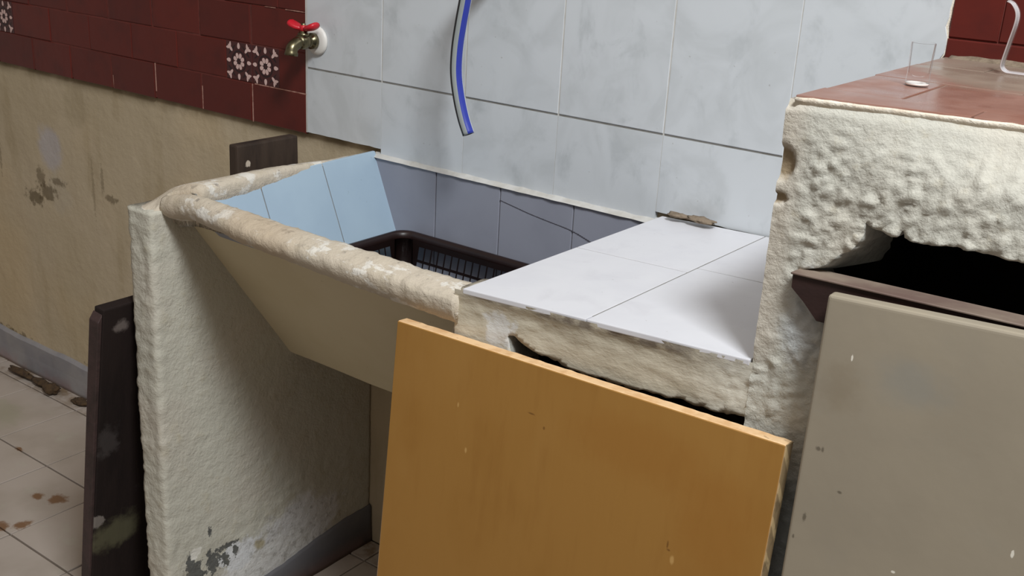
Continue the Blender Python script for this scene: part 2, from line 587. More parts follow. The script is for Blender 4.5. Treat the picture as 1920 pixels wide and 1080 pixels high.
def frame_of(t):
    a = Vector((0, 0, 1)) if abs(t.z) < .9 else Vector((0, 1, 0))
    u = t.cross(a).normalized()
    return u, t.cross(u).normalized()


def tube(bm, pts, rad, n=12, caps=True, mat=0):
    pts = [Vector(p) for p in pts]
    if isinstance(rad, (int, float)):
        rad = [rad] * len(pts)
    rings, u = [], None
    for i, p in enumerate(pts):
        t = (pts[min(i + 1, len(pts) - 1)] - pts[max(i - 1, 0)]).normalized()
        if u is None:
            u, w = frame_of(t)
        else:
            u = (u - t * u.dot(t)).normalized()
            w = t.cross(u)
        rings.append([p + (u * math.cos(2 * math.pi * k / n) + w * math.sin(2 * math.pi * k / n)) * rad[i] for k in range(n)])
    return loft(bm, rings, True, caps, mat)


def lathe(bm, origin, axis, prof, n=24, mat=0):
    o, t = Vector(origin), Vector(axis).normalized()
    u, w = frame_of(t)
    rings = [[o + t * h + (u * math.cos(2 * math.pi * k / n) + w * math.sin(2 * math.pi * k / n)) * max(r, 1e-5) for k in range(n)]
             for h, r in prof]
    return loft(bm, rings, True, True, mat)


def catmull(pts, per=8):
    P = [Vector(p) for p in pts]
    P = [P[0] * 2 - P[1]] + P + [P[-1] * 2 - P[-2]]
    out = []
    for i in range(1, len(P) - 2):
        a, b, c, d = P[i - 1:i + 3]
        for k in range(per):
            t = k / per
            out.append(.5 * ((2 * b) + (c - a) * t + (2 * a - 5 * b + 4 * c - d) * t * t + (3 * b - a - 3 * c + d) * t ** 3))
    out.append(P[-2])
    return out


def fbm(p, scale, octaves=3, seed=0.0):
    return noise.fractal(Vector((p[0] * scale + seed, p[1] * scale + seed * .7, p[2] * scale - seed)), .9, 2.1, octaves)


def smooth01(v, a, b):
    t = max(0.0, min(1.0, (v - a) / (b - a)))
    return t * t * (3 - 2 * t)


def displace(bm, amp, scale, octaves=3, seed=0.0):
    bm.normal_update()
    mv = []
    for v in bm.verts:
        a = amp(v.co) if callable(amp) else amp
        mv.append((v, v.normal * (a * fbm(v.co, scale, octaves, seed))))
    for v, d in mv:
        v.co += d


def in_poly(x, z, poly):
    c = False
    j = len(poly) - 1
    for i in range(len(poly)):
        (xi, zi), (xj, zj) = poly[i], poly[j]
        if (zi > z) != (zj > z) and x < (xj - xi) * (z - zi) / (zj - zi) + xi:
            c = not c
        j = i
    return c


def near_poly(x, z, poly):
    best = (1e9, x, z)
    for i in range(len(poly)):
        ax, az = poly[i - 1]
        bx, bz = poly[i]
        dx, dz = bx - ax, bz - az
        t = max(0, min(1, ((x - ax) * dx + (z - az) * dz) / (dx * dx + dz * dz + 1e-12)))
        px, pz = ax + t * dx, az + t * dz
        d = math.hypot(px - x, pz - z)
        if d < best[0]:
            best = (d, px, pz)
    return best


def rag(poly, step=.008, amp=.0035, seed=0.0):
    """break straight polygon sides into a ragged outline"""
    out = []
    for i in range(len(poly)):
        a, b = poly[i], poly[(i + 1) % len(poly)]
        L = math.hypot(b[0] - a[0], b[1] - a[1])
        n = max(1, int(L / step))
        for k in range(n):
            t = k / n
            x, z = a[0] + (b[0] - a[0]) * t, a[1] + (b[1] - a[1]) * t
            out.append((x + amp * noise.noise(Vector((x * 90, z * 90, seed))), z + amp * noise.noise(Vector((x * 90, z * 90, seed + 9)))))
    return out


def plaster_front(bm, x0, x1, z0, z1, cell, yfun, holes, reveal, ztop=None, splay=None):
    """upright plaster face on a grid, openings cut to their outline and given thickness"""
    nx, nz = max(1, round((x1 - x0) / cell)), max(1, round((z1 - z0) / cell))
    pts = {}
    for i in range(nx + 1):
        for j in range(nz + 1):
            x = x0 + (x1 - x0) * i / nx
            zt = ztop(x) if ztop else z1
            pts[i, j] = [x, z0 + (zt - z0) * j / nz]
    skip = set()
    for hp in holes:
        xs, zs = [p[0] for p in hp], [p[1] for p in hp]
        bx = (min(xs) - cell, max(xs) + cell, min(zs) - cell, max(zs) + cell)
        for i in range(nx):
            for j in range(nz):
                cx = (pts[i, j][0] + pts[i + 1, j + 1][0]) / 2
                cz = (pts[i, j][1] + pts[i + 1, j + 1][1]) / 2
                if bx[0] < cx < bx[1] and bx[2] < cz < bx[3] and in_poly(cx, cz, hp):
                    skip.add((i, j))
    hv = set()
    for (i, j) in skip:
        for a in ((i, j), (i + 1, j), (i, j + 1), (i + 1, j + 1)):
            hv.add(a)
    verts = {}
    snapped = set()
    for i in range(nx):
        for j in range(nz):
            if (i, j) in skip:
                continue
            q = []
            for a in ((i, j), (i + 1, j), (i + 1, j + 1), (i, j + 1)):
                if a not in verts:
                    x, z = pts[a]
                    if a in hv:
                        d = min((near_poly(x, z, hp) for hp in holes), key=lambda t: t[0])
                        if d[0] < cell * 1.2:
                            x, z = d[1], d[2]
                        snapped.add(a)
                    v = bm.verts.new((x, yfun(x, z), z))
                    verts[a] = v
                q.append(verts[a])
            bm.faces.new(q)
    bm.normal_update()
    hvset = {verts[a] for a in snapped if a in verts}
    edges = [e for e in bm.edges if len(e.link_faces) == 1 and e.verts[0] in hvset and e.verts[1] in hvset]
    if edges and reveal:
        for step in range(3):
            r = bmesh.ops.extrude_edge_only(bm, edges=edges)
            nv = [g for g in r['geom'] if isinstance(g, bmesh.types.BMVert)]
            edges = [g for g in r['geom'] if isinstance(g, bmesh.types.BMEdge)]
            for f in [g for g in r['geom'] if isinstance(g, bmesh.types.BMFace)]:
                f.material_index = 1
            for v in nv:
                v.co.y += reveal / 3
                if splay:
                    v.co.x += splay(v.co) / 3
                v.co.x += .004 * noise.noise(v.co * 60)
                v.co.z += .004 * noise.noise(v.co * 60 + Vector((5, 5, 5)))
    return verts


def tile_mesh(name, w, h, t, mat, ch=.0012):
    """thin tile, back on local y=0, face towards -y, centre at origin, eased edges"""
    bm = bmesh.new()
    W, H = w / 2, h / 2
    rings = [[(-W, 0, -H), (W, 0, -H), (W, 0, H), (-W, 0, H)],
             [(-W, -t + ch, -H), (W, -t + ch, -H), (W, -t + ch, H), (-W, -t + ch, H)],
             [(-W + ch, -t, -H + ch), (W - ch, -t, -H + ch), (W - ch, -t, H - ch), (-W + ch, -t, H - ch)]]
    loft(bm, rings)
    bmesh.ops.recalc_face_normals(bm, faces=bm.faces)
    me = bpy.data.meshes.new(name)
    bm.to_mesh(me)
    bm.free()
    for m in (mat if isinstance(mat, (list, tuple)) else [mat]):
        me.materials.append(m)
    return me


def put(name, me, parent, loc, rot=(0, 0, 0)):
    o = bpy.data.objects.new(name, me)
    C.objects.link(o)
    o.parent = parent
    o.location = Vector(loc) - parent.location
    o.rotation_euler = rot
    return o


# ================================================================== the setting
WY = .008                                                         # face of the wall plaster
bm = bmesh.new()
box(bm, -2.4, 2.4, WY, .12, 0, 2.0)
wall = link('wall_back', bm, M['wall'], kind='structure')
bm = bmesh.new()
box(bm, -2.4, 2.4, -2.2, .12, -.06, -.006)
floor = link('floor', bm, M['fgrout'], kind='structure')
bm = bmesh.new()
n = 120
rings = []
for i in range(n + 1):
    x = -2.4 + (2.4 + .108) * i / n
    zt = .093 + .004 * fbm((x, 0, 0), 9)
    yy = -.004 + .003 * fbm((x, 1, 0), 6)
    rings.append([(x, WY + .004, -.004), (x, yy - .003, -.004), (x, yy, zt * .5), (x, yy, zt - .006), (x, yy + .004, zt), (x, WY + .004, zt + .001)])
loft(bm, rings)
link('baseboard_left', bm, M['skirt'], kind='structure')

# floor tiles, one object each
P = .2105
fx = [-.196 + P * k for k in range(-9, 11)]
fy = [-.06 - .2125 * k for k in range(0, 6)]
tm = {}
for xi in range(len(fx) - 1):
    for yi in range(-1, len(fy) - 1):
        y1 = WY - .001 if yi < 0 else fy[yi]
        y0 = fy[yi + 1]
        w, h = fx[xi + 1] - fx[xi] - .004, y1 - y0 - .004
        key = (round(w, 3), round(h, 3))
        if key not in tm:
            tm[key] = tile_mesh('floor_tile', w, h, .008, M['floor'])
        put('floor_tile', tm[key], floor, ((fx[xi] + fx[xi + 1]) / 2, (y0 + y1) / 2, -.008 + random.uniform(-.0006, .0006)),
            (-math.pi / 2, 0, 0))

# --- white marbled wall tiles (six columns) -------------------------------------------------
colx = [.2 * k for k in range(7)]
rowz = [1.0, 1.302, 1.604]
wtile = tile_mesh('white_tile', .1988, .2995, .009, M['white'])
low_bottom = [.873, .860, .859, .858, .876, .880]
for c in range(6):
    zb = low_bottom[c]
    bm = bmesh.new()
    # cut bottom row: lower side is nibbled by the pliers
    x0, x1, z1 = colx[c] + .0006, colx[c + 1] - .0006, 1.0 - .0011
    N = 14
    top = [(x0 + (x1 - x0) * i / N, z1) for i in range(N + 1)]
    bot = [(x0 + (x1 - x0) * i / N, zb + .0016 * noise.noise(Vector((i * 1.7 + c * 9, 3, 1)))) for i in range(N + 1)]
    vt = [bm.verts.new((x, -.001, z)) for x, z in bot]
    vu = [bm.verts.new((x, -.001, z)) for x, z in top]
    vb = [bm.verts.new((x, WY, z)) for x, z in bot]
    vv = [bm.verts.new((x, WY, z)) for x, z in top]
    for i in range(N):
        bm.faces.new((vt[i], vt[i + 1], vu[i + 1], vu[i]))
        bm.faces.new((vb[i], vt[i], vt[i + 1], vb[i + 1])[::-1])
        bm.faces.new((vu[i], vu[i + 1], vv[i + 1], vv[i]))
    bm.faces.new((vt[0], vu[0], vv[0], vb[0]))
    bm.faces.new((vt[-1], vb[-1], vv[-1], vu[-1]))
    link('white_tile', bm, M['white'], wall)
    for r in range(2):
        if c == 5:
            continue
        put('white_tile', wtile, wall, ((colx[c] + colx[c + 1]) / 2, WY, (rowz[r] + rowz[r + 1]) / 2 + .0005),
            (random.uniform(-.002, .002), 0, random.uniform(-.002, .002)))
# last column: right side broken ragged
def ragged_x(z):
    x = 1.203 - .006 * math.sin((z - 1.17) * 30) * (1 if z < 1.28 else .4) + .003 * noise.noise(Vector((0, 2, z * 60)))
    if z < 1.185:
        x -= (1.185 - z) * .45
    return max(x, 1.15)


for r in range(2):
    bm = bmesh.new()
    N = 26
    z0, z1 = rowz[r] + .0011, rowz[r + 1] - .0011
    f, b = [], []
    for i in range(N + 1):
        z = z0 + (z1 - z0) * i / N
        xr = ragged_x(z)
        f.append([bm.verts.new((colx[5] + .0006, -.001, z)), bm.verts.new((xr, -.001, z))])
        b.append([bm.verts.new((colx[5] + .0006, WY, z)), bm.verts.new((xr + .004, WY, z))])
    for i in range(N):
        bm.faces.new((f[i][0], f[i][1], f[i + 1][1], f[i + 1][0]))
        bm.faces.new((f[i][1], b[i][1], b[i + 1][1], f[i + 1][1]))
        bm.faces.new((b[i][0], f[i][0], f[i + 1][0], b[i + 1][0]))
    bm.faces.new((f[0][0], b[0][0], b[0][1], f[0][1]))
    bm.faces.new((f[N][0], f[N][1], b[N][1], b[N][0]))
    link('white_tile', bm, M['white'], wall)
# grout between and beside the white tiles
bm = bmesh.new()
for c in range(1, 6):
    zb = max(low_bottom[c], low_bottom[c - 1])
    box(bm, colx[c] - .0014, colx[c] + .0014, -.0004, WY + .001, zb, 1.604)
box(bm, -.004, .0014, -.0005, WY + .001, .872, 1.604)
link('vertical_grout', bm, M['grout'], wall)
bm = bmesh.new()
for z in rowz[:2]:
    box(bm, 0, 1.2, .0002, WY + .001, z - .002, z + .002)
link('horizontal_grout', bm, M['dgrout'], wall)
bm = bmesh.new()
N = 40
rings = []
for i in range(N + 1):
    z = 1.165 + .44 * i / N
    w = ragged_x(z) + .0025 + .0015 * noise.noise(Vector((z * 70, 1, 1)))
    rings.append([(1.14, .0015, z), (w, .0005, z), (w + .002, WY + .001, z), (1.14, WY + .001, z)])
loft(bm, rings)
link('mortar_edge', bm, M['palemortar'], wall)

# --- oxblood red tiles ----------------------------------------------------------------------
RP, RH = .1625, .0795
rz0 = .868
red = {}


def red_tile(x0, x1, z0, z1):
    w, h = x1 - x0 - .0012, z1 - z0 - .0012
    key = (round(w, 4), round(h, 4))
    if key not in red:
        red[key] = tile_mesh('red_tile', w, h, .008, M['red'], .0016)
    put('red_tile', red[key], wall, ((x0 + x1) / 2, WY + random.uniform(-.0008, .0006), (z0 + z1) / 2),
        (random.uniform(-.006, .006), random.uniform(-.004, .004), random.uniform(-.006, .006)))


pattern_slots = []
for r in range(6):
    z0 = rz0 + RH * r
    z1 = z0 + RH
    off = 0 if r % 2 == 0 else RP / 2
    if off:
        red_tile(-.0815, -.004, z0, z1)
    for k in range(9):
        xr = -.004 * (not off) - off - RP * k
        xl = -off - RP * (k + 1)
        if r == 1 and k in (0, 6):
            m = (xl + xr) / 2
            pattern_slots += [(xl, m, z0, z1), (m, xr, z0, z1)]
        else:
            red_tile(xl, xr, z0, z1)
zr = 1.195 - RH
for r in range(4):
    z0 = zr + RH * r
    off = 1.263 if r % 2 == 1 else 1.263 - RP / 2
    xs = [1.200] + [off + RP * k for k in range(7) if off + RP * k > 1.23]
    for a, b in zip(xs, xs[1:]):
        red_tile(a, b, z0, z0 + RH)
bm = bmesh.new()                                                  # joints that still hold pale grout
for x0, x1, z0, z1 in ((-.1640, -.1622, .868, .946), (-.155, -.003, .9466, .9486), (-.326, -.3242, .870, .92), (-.488, -.4868, .885, .948),
                       (-.06, -.004, 1.1054, 1.1070), (-.12, -.09, 1.1056, 1.1068), (-.648, -.6466, .87, .90), (-.05, -.03, 1.0262, 1.0274)):
    box(bm, x0, x1, -.0008, WY, z0, z1)
link('pale_joint', bm, simple('pink_worn_grout', S(176, 132, 118), .9, S(120, 66, 56), 60), wall)
bm = bmesh.new()
box(bm, -1.55, -.004, .0014, WY + .001, rz0 + .003, rz0 + 6 * RH)
box(bm, 1.200, 2.2, .0026, WY + .001, zr, zr + 4 * RH)
link('red_grout', bm, M['rgrout'], wall)


# patterned tiles: printed petals on a maroon ground
def patterned_mesh(w, h, t):
    bm = bmesh.new()
    W, H, ch = w / 2, h / 2, .001
    loft(bm, [[(-W, 0, -H), (W, 0, -H), (W, 0, H), (-W, 0, H)],
              [(-W, -t + ch, -H), (W, -t + ch, -H), (W, -t + ch, H), (-W, -t + ch, H)],
              [(-W + ch, -t, -H + ch), (W - ch, -t, -H + ch), (W - ch, -t, H - ch), (-W + ch, -t, H - ch)]])
    bmesh.ops.recalc_face_normals(bm, faces=bm.faces)

    def flat(pts, m, lift):
        vs = [bm.verts.new((x, -t - lift, z)) for x, z in pts]
        f = bm.faces.new(vs)
        f.material_index = m
        f.normal_update()
        if f.normal.y > 0:
            f.normal_flip()

    def petal(cx, cz, a, ln, wd, m=1, lift=.0004, tip=1.0):
        pts = []
        for k in range(14):
            th = 2 * math.pi * k / 14
            r_ = math.cos(th) * ln / 2
            s_ = math.sin(th) * wd / 2 * (1 - .25 * tip * math.cos(th))
            pts.append((cx + r_ * math.cos(a) - s_ * math.sin(a), cz + r_ * math.sin(a) + s_ * math.cos(a)))
        flat(pts, m, lift)

    def ringpart(r0, r1, m, lift, n_=24):
        for k in range(n_):
            a, b = 2 * math.pi * k / n_, 2 * math.pi * (k + 1) / n_
            flat([(r0 * math.cos(a), r0 * math.sin(a)), (r1 * math.cos(a), r1 * math.sin(a)),
                  (r1 * math.cos(b), r1 * math.sin(b)), (r0 * math.cos(b), r0 * math.sin(b))], m, lift)
    ringpart(.0195, .0225, 2, .0002)
    ringpart(.003, .0055, 2, .0002)
    for k in range(4):                                            # dark outline arcs towards the corners
        a = math.pi / 4 + k * math.pi / 2
        petal(.031 * math.cos(a), .031 * math.sin(a), a + math.pi / 2, .03, .004, 2, .0002)
    for k in range(8):
        a = math.pi / 8 + k * math.pi / 4
        petal(.0118 * math.cos(a), .0118 * math.sin(a), a, .0118, .0086, tip=-.8)
    for k in range(4):
        a = k * math.pi / 2
        petal(.0318 * math.cos(a), .0318 * math.sin(a), a, .0130, .0082, tip=.9)
        a += math.pi / 4
        c_, s_ = math.cos(a), math.sin(a)
        petal(.0365 * c_, .0365 * s_, a, .0185, .0066, lift=.0004)
        for sg in (-1, 1):
            petal(.0415 * c_ - sg * .0042 * s_, .0415 * s_ + sg * .0042 * c_, a + sg * .95, .0125, .0064, lift=.0005 + sg * .00005)
    me = bpy.data.meshes.new('patterned_tile')
    bm.to_mesh(me)
    bm.free()
    for m in (M['maroon'], M['pink'], M['ring']):
        me.materials.append(m)
    return me


pm = patterned_mesh(RP / 2 - .002, RH - .002, .008)
for a, b, z0, z1 in pattern_slots:
    put('patterned_tile', pm, wall, ((a + b) / 2, WY, (z0 + z1) / 2))

# ================================================================== laundry sink
sink = thing('laundry_sink', 'built-in cream plastered laundry sink with pale blue tiled basin and sloping front', 'sink', (.45, -.25, 0))


def smoothpoly(prof, n):
    """resample a closed profile to n even points"""
    P_ = [Vector((a, b)) for a, b in prof]
    seg = [(P_[(i + 1) % len(P_)] - P_[i]).length for i in range(len(P_))]
    L = sum(seg)
    out = []
    i, acc = 0, 0
    for k in range(n):
        d = L * k / n
        while acc + seg[i] < d:
            acc += seg[i]
            i += 1
        t = (d - acc) / seg[i]
        out.append(P_[i].lerp(P_[(i + 1) % len(P_)], t))
    return out


# side wall the sink stands on
prof = [(.112, WY - .0004), (.112, -.495), (.1145, -.500), (.119, -.502), (.168, -.502), (.173, -.500), (.175, -.495), (.175, WY - .0004)]
prof = smoothpoly(prof, 190)
bm = bmesh.new()
rings = []
nz = 140
for j in range(nz + 1):
    z = .836 * j / nz
    k = 1 - j / nz
    rings.append([(x - .009 * k * smooth01(-y, .3, .5), y, z) for x, y in prof])
vs = loft(bm, rings)


def leg_amp(co):
    front = smooth01(-co.y, .47, .497)
    return .0007 + .0016 * front + (.0008 if co.z < .25 else 0)


displace(bm, leg_amp, 62, 3, 2.0)
displace(bm, lambda co: .0016, 7, 2, 8.0)
link('side_wall', bm, M['leg'], sink, True)
# mortar fillet that slopes from the side wall up to the rim
bm = bmesh.new()
rings = []
for i in range(91):
    y = -.4985 + .504 * i / 90
    e = smooth01(y, -.502, -.43)
    e2 = smooth01(y, -.462, -.435)
    zt = .830 + .046 * e - .012 * smooth01(y, -.3, 0)
    xi = (.222 - .032 * smooth01(y, -.46, 0)) * e2 + .169 * (1 - e2)
    sh = .016 * (1 - e)
    rings.append([(.1145, y, .81), (.115, y, .828), (.128, y, .834 + .25 * (zt - .83)), (.150, y, .835 + .62 * (zt - .83)),
                  (min(.172, xi - .010), y, zt - .004), (min(.190, xi - .006), y, zt), (xi - .004, y, zt + .001), (xi, y, zt - .006), (xi + .001, y, .81 + .03 * e2)])
loft(bm, rings)
displace(bm, .0013, 36, 3, 4.0)
link('side_rim', bm, M['rim'], sink, True)
# rolled front rim
bm = bmesh.new()
rings = []
N = 150
for i in range(N + 1):
    x = .170 + (.808 - .170) * i / N
    e = smooth01(i / N, -.004, .035)
    dz = -.014 * smooth01(x, .24, .84)                 # lower edge drops to the right
    t = .8 + .2 * e
    wd = .42 + .58 * smooth01(x, .17, .46)               # the lip is narrower at its left end
    dt = -.001 - .005 * (x - .2) / .6
    prof = [(-.455, .82), (-.458, .866 + dt), (-.464, .8735 + dt), (-.476, .8765 + dt), (-.490, .8755 + dt), (-.503, .8715 + dt), (-.513, .864),
            (-.5165, .855), (-.514, .848 + dz * .5), (-.508, .842 + dz), (-.498, .838 + dz), (-.485, .836 + dz), (-.455, .83 + dz)]
    zc = .86
    rings.append([(x, -.458 + (y + .458) * wd * (.9 + .1 * e), zc + (z - zc) * t - .013 * (1 - smooth01(x, .17, .255))) for y, z in prof])
loft(bm, rings)
displace(bm, .0015, 28, 3, 1.0)
displace(bm, lambda co: .0016 if co.z > .85 else .001, 75, 2, 6.0)
link('front_rim', bm, M['rim'], sink, True)
# sloping outer front of the basin, flat underside
bm = bmesh.new()
prof = [(-.457, .853), (-.214, .513), (-.206, .507), (WY - .0004, .505), (WY - .0004, .535), (-.20, .54), (-.447, .853)]
rings = []
for i in range(41):
    x = .168 + (.815 - .168) * i / 40
    rings.append([(x, y, z + (.003 * fbm((x, y, z), 5, 2))) for y, z in prof])
loft(bm, rings)
link('basin_shell', bm, M['basin'], sink)


# tiled inside: left panel slopes inward, back panel upright
def left_pt(y, z):
    return (.217 - .027 * (y + .46) / .455 + (.868 - z) * .42, y, z)


ys = [-.440, -.308, -.152, -.0045]
for a, b in zip(ys, ys[1:]):
    bm = bmesh.new()
    zt = .868
    g = .0012
    slope = lambda y: .868 - max(0.0, (y + .452)) / .705 + .0     # height of the sloping front at depth y
    za, zb = max(.56, slope(a) + .02), max(.56, slope(b) + .02)
    f = [left_pt(a + g, min(za, .85)), left_pt(b - g, zb), left_pt(b - g, zt), left_pt(a + g, zt)]
    hexa(bm, [(x - .006, y, z) for x, y, z in (f[0], f[1])] + [f[1], f[0]] + [(x - .006, y, z) for x, y, z in (f[3], f[2])] + [f[2], f[3]], .0008, 1)
    link('blue_tile', bm, M['blue'], sink)
bm = bmesh.new()
f = [left_pt(-.225, .55), left_pt(-.003, .55), left_pt(-.003, .866), left_pt(-.445, .866)]
hexa(bm, [(x - .03, y, z) for x, y, z in (f[0], f[1])] + [(x - .002, y, z) for x, y, z in (f[1], f[0])] +
     [(x - .012, y, z) for x, y, z in (f[3], f[2])] + [(x - .002, y, z) for x, y, z in (f[2], f[3])])
link('side_bed', bm, M['dgrout'], sink)
xs = [.178, .347, .495, .650, .803]
for a, b in zip(xs, xs[1:]):
    bm = bmesh.new()
    box(bm, a + .0012, b - .0012, -.0095, -.003, .56, .858 + random.uniform(-.001, .001), .0008, 1)
    o = link('lavender_tile', bm, M['lav'], sink)
bm = bmesh.new()
box(bm, .175, .81, -.006, WY + .001, .54, .857)
N = 60
rings = []
for i in range(N + 1):
    x = .185 + .62 * i / N
    h = .003 + .002 * noise.noise(Vector((x * 40, 0, 0)))
    rings.append([(x, -.0085, .856), (x, -.0105 - h, .858), (x, -.004, .860 + h), (x, WY, .862 + h), (x, WY, .856)])
loft(bm, rings)
link('back_bed', bm, M['grout'], sink)
# crack wandering through the back tiles
bm = bmesh.new()
cp = catmull([(.495, -.0098, .834), (.525, -.0098, .829), (.56, -.0098, .823), (.60, -.0098, .818), (.648, -.0098, .812), (.69, -.0098, .80), (.74, -.0098, .783)], 10)
for i, (a, b) in enumerate(zip(cp, cp[1:])):
    w = .0011 + .0006 * noise.noise(Vector((i * .8, 0, 0)))
    box(bm, a.x, b.x, -.0099, -.009, min(a.z, b.z) - w * .4, max(a.z, b.z) + w * .4)
link('crack', bm, M['crack'], sink)
bm = bmesh.new()
box(bm, .22, .812, -.222, -.003, .538, .558)
link('basin_floor', bm, M['lav'], sink)
bm = bmesh.new()                                                  # inner front slope and right side of the basin
hexa(bm, [(.30, -.222, .556), (.812, -.222, .556), (.812, -.20, .556), (.30, -.20, .556), (.22, -.456, .845), (.812, -.456, .845), (.812, -.44, .85), (.22, -.44, .85)])
box(bm, .800, .812, -.45, -.003, .54, .862)
link('basin_lining', bm, M['lav'], sink)
# grey skirting on the side wall, colour darkened for the shade under the basin
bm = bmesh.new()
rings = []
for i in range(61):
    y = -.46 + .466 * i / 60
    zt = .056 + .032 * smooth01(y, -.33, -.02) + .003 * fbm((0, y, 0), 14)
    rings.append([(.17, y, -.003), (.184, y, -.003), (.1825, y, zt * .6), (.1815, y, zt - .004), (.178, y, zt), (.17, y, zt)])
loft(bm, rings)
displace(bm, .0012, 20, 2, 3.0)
link('skirting', bm, skirting_mat('shaded_grey_skirting_paint', S(108, 106, 108), S(92, 92, 98)), sink, True)

# ================================================================== low worktop
work = thing('low_worktop', 'low masonry worktop topped with white square tiles between sink and tall counter', 'worktop', (1.0, -.25, 0))


def zslab(x, y):
    return .8765 + .012 * (x - .811) / .379 - .004 * (y + .5) / .5


def yslab(x):
    return -.508 + .018 * (x - .811) / .379


def fy_low(x, z):
    d = .0026 * fbm((x, 0, z), 13, 3, 3.0) + .0014 * fbm((x * .5, 0, z), 60, 2, 1.0)
    b = smooth01(x, 1.10, 1.19)
    d = d * (1 - b) + b * rough_d(x, z)
    top = smooth01(z, zslab(x, -.5) - .022, zslab(x, -.5) - .006)
    return yslab(x) + .0002 + (1 - top) * (.004 * (1 - b)) + d * (1 - .6 * top)


def rough_d(x, z):
    a = abs(noise.noise(Vector((x * 74, 3.1, z * 80)))) + .5 * abs(noise.noise(Vector((x * 150, 7.7, z * 160))))
    lump = fbm((x, 0, z), 40, 2, 7.0)
    big = fbm((x, 0, z), 10, 2, 4.0)
    k = 1 - .65 * smooth01(z, 1.13, 1.158)                        # smoother band under the counter edge
    k *= .3 + .7 * smooth01(x, 1.205, 1.24) if z > .90 else .75
    return (-.0066 * a + .0018 - .0016 * lump) * k - .0022 * big


low_hole = [(.893, -.02), (.893, .80), (.884, .829), (.893, .834), (.905, .827), (.93, .819), (.97, .8135), (1.02, .812), (1.057, .813), (1.10, .815),
            (1.139, .818), (1.175, .820), (1.197, .821), (1.197, -.02)]
bm = bmesh.new()
plaster_front(bm, .803, 1.1965, 0, .874, .0042, fy_low, [rag(low_hole, .006, .0055, 1)], .05, lambda x: zslab(x, -.5) - .0026)
o = link('plaster_front', bm, [M['lintel'], M['cement']], work, True)
bm = bmesh.new()                                                  # body behind the plaster: left cheek, slab, floor of the cavity
box(bm, .813, .880, -.465, WY - .0005, 0, .84)
box(bm, .813, 1.192, -.465, WY - .010, .830, .862)
link('masonry_core', bm, M['cavity'], work)
bm = bmesh.new()                                                  # ragged left end of the pier beside the rim
rings = []
for j in range(40):
    z = .60 + .272 * j / 39
    k = .005 * fbm((0, 0, z), 40, 3) + .012 * smooth01(abs(z - .852), .010, .0) - .30 * max(0, min(.05, .845 - z))
    rings.append([(.801 + k, -.493, z), (.806 + k, -.499, z), (.815, -.5, z), (.82, -.47, z), (.812, -.44, z), (.803, -.45, z)])
loft(bm, rings)
displace(bm, .003, 40, 3)
link('pier_edge', bm, M['lintel'], work, True)
# worktop tiles
tx = [.8145, .992, 1.1935]
ty = [-.252, -.225]
for c in range(2):
    for r in range(2):
        bm = bmesh.new()
        x0, x1 = tx[c] + .0008, tx[c + 1] - .0008
        if r == 0:
            q = [(x0, yslab(x0)), (x1, yslab(x1)), (x1, ty[c] - .0006), (x0, ty[c] - .0006)]
        else:
            q = [(x0, ty[c] + .0006), (x1, ty[c] + .0006), (x1, -.006), (x0, -.006)]
        hexa(bm, [(x, y, zslab(x, y) - .007) for x, y in q] + [(x, y, zslab(x, y)) for x, y in q], .0012, 2)
        link('white_tile', bm, M['white_top'], work)
bm = bmesh.new()
q = [(.815, -.49), (1.192, -.478), (1.192, -.004), (.815, -.004)]
hexa(bm, [(x, y, zslab(x, y) - .012) for x, y in q] + [(x, y, zslab(x, y) - .0006) for x, y in q])
link('joint', bm, M['dgrout'], work)

# ================================================================== tall counter
tall = thing('tall_counter', 'tall rough cream stucco counter with a terracotta tiled top and broken opening', 'counter', (1.55, -.25, 0))


def cfront(x):
    return -.494 + .034 * smooth01(x, 1.2, 1.205) * min(1, max(0, (x - 1.2) / .2))


def fy_tall(x, z):
    y = -.490 + rough_d(x, z)
    t = smooth01(z, 1.10, 1.168)
    y = y * (1 - t) + t * (cfront(min(x, 1.5)) + .5 * rough_d(x, z))
    y += .012 * smooth01(z, 1.155, 1.168) * .4
    # chipped hollows on the left arris
    for cx, cz, rx, rz, dp in ((1.199, 1.103, .011, .016, .008), (1.198, 1.067, .010, .005, .006), (1.199, 1.164, .006, .006, .004)):
        q = ((x - cx) / rx) ** 2 + ((z - cz) / rz) ** 2
        if q < 1.6:
            y += dp * smooth01(1.6 - q, 0, .9)
    return y


def left_x(z):
    return 1.1955


tall_hole = [(1.291, 1.060), (1.301, 1.056), (1.315, 1.0535), (1.322, 1.0535), (1.3255, 1.062), (1.329, 1.0535), (1.345, 1.0525), (1.378, 1.057), (1.434, 1.055),
             (1.50, 1.056), (1.70, 1.056), (1.80, 1.056), (1.80, .45), (1.33, .45), (1.33, .93), (1.285, .945), (1.264, .957), (1.247, .968), (1.236, .980), (1.231, .999), (1.240, 1.003), (1.252, 1.006),
             (1.263, 1.015), (1.272, 1.025), (1.281, 1.0285), (1.288, 1.042)]
bm = bmesh.new()
plaster_front(bm, 1.1955, 1.95, .50, 1.1665, .0033, fy_tall, [rag(tall_hole, .007, .003, 4)], .085, None,
              lambda c: max(0, min(.044, 1.304 - c.x)) if c.z > .995 else 0)
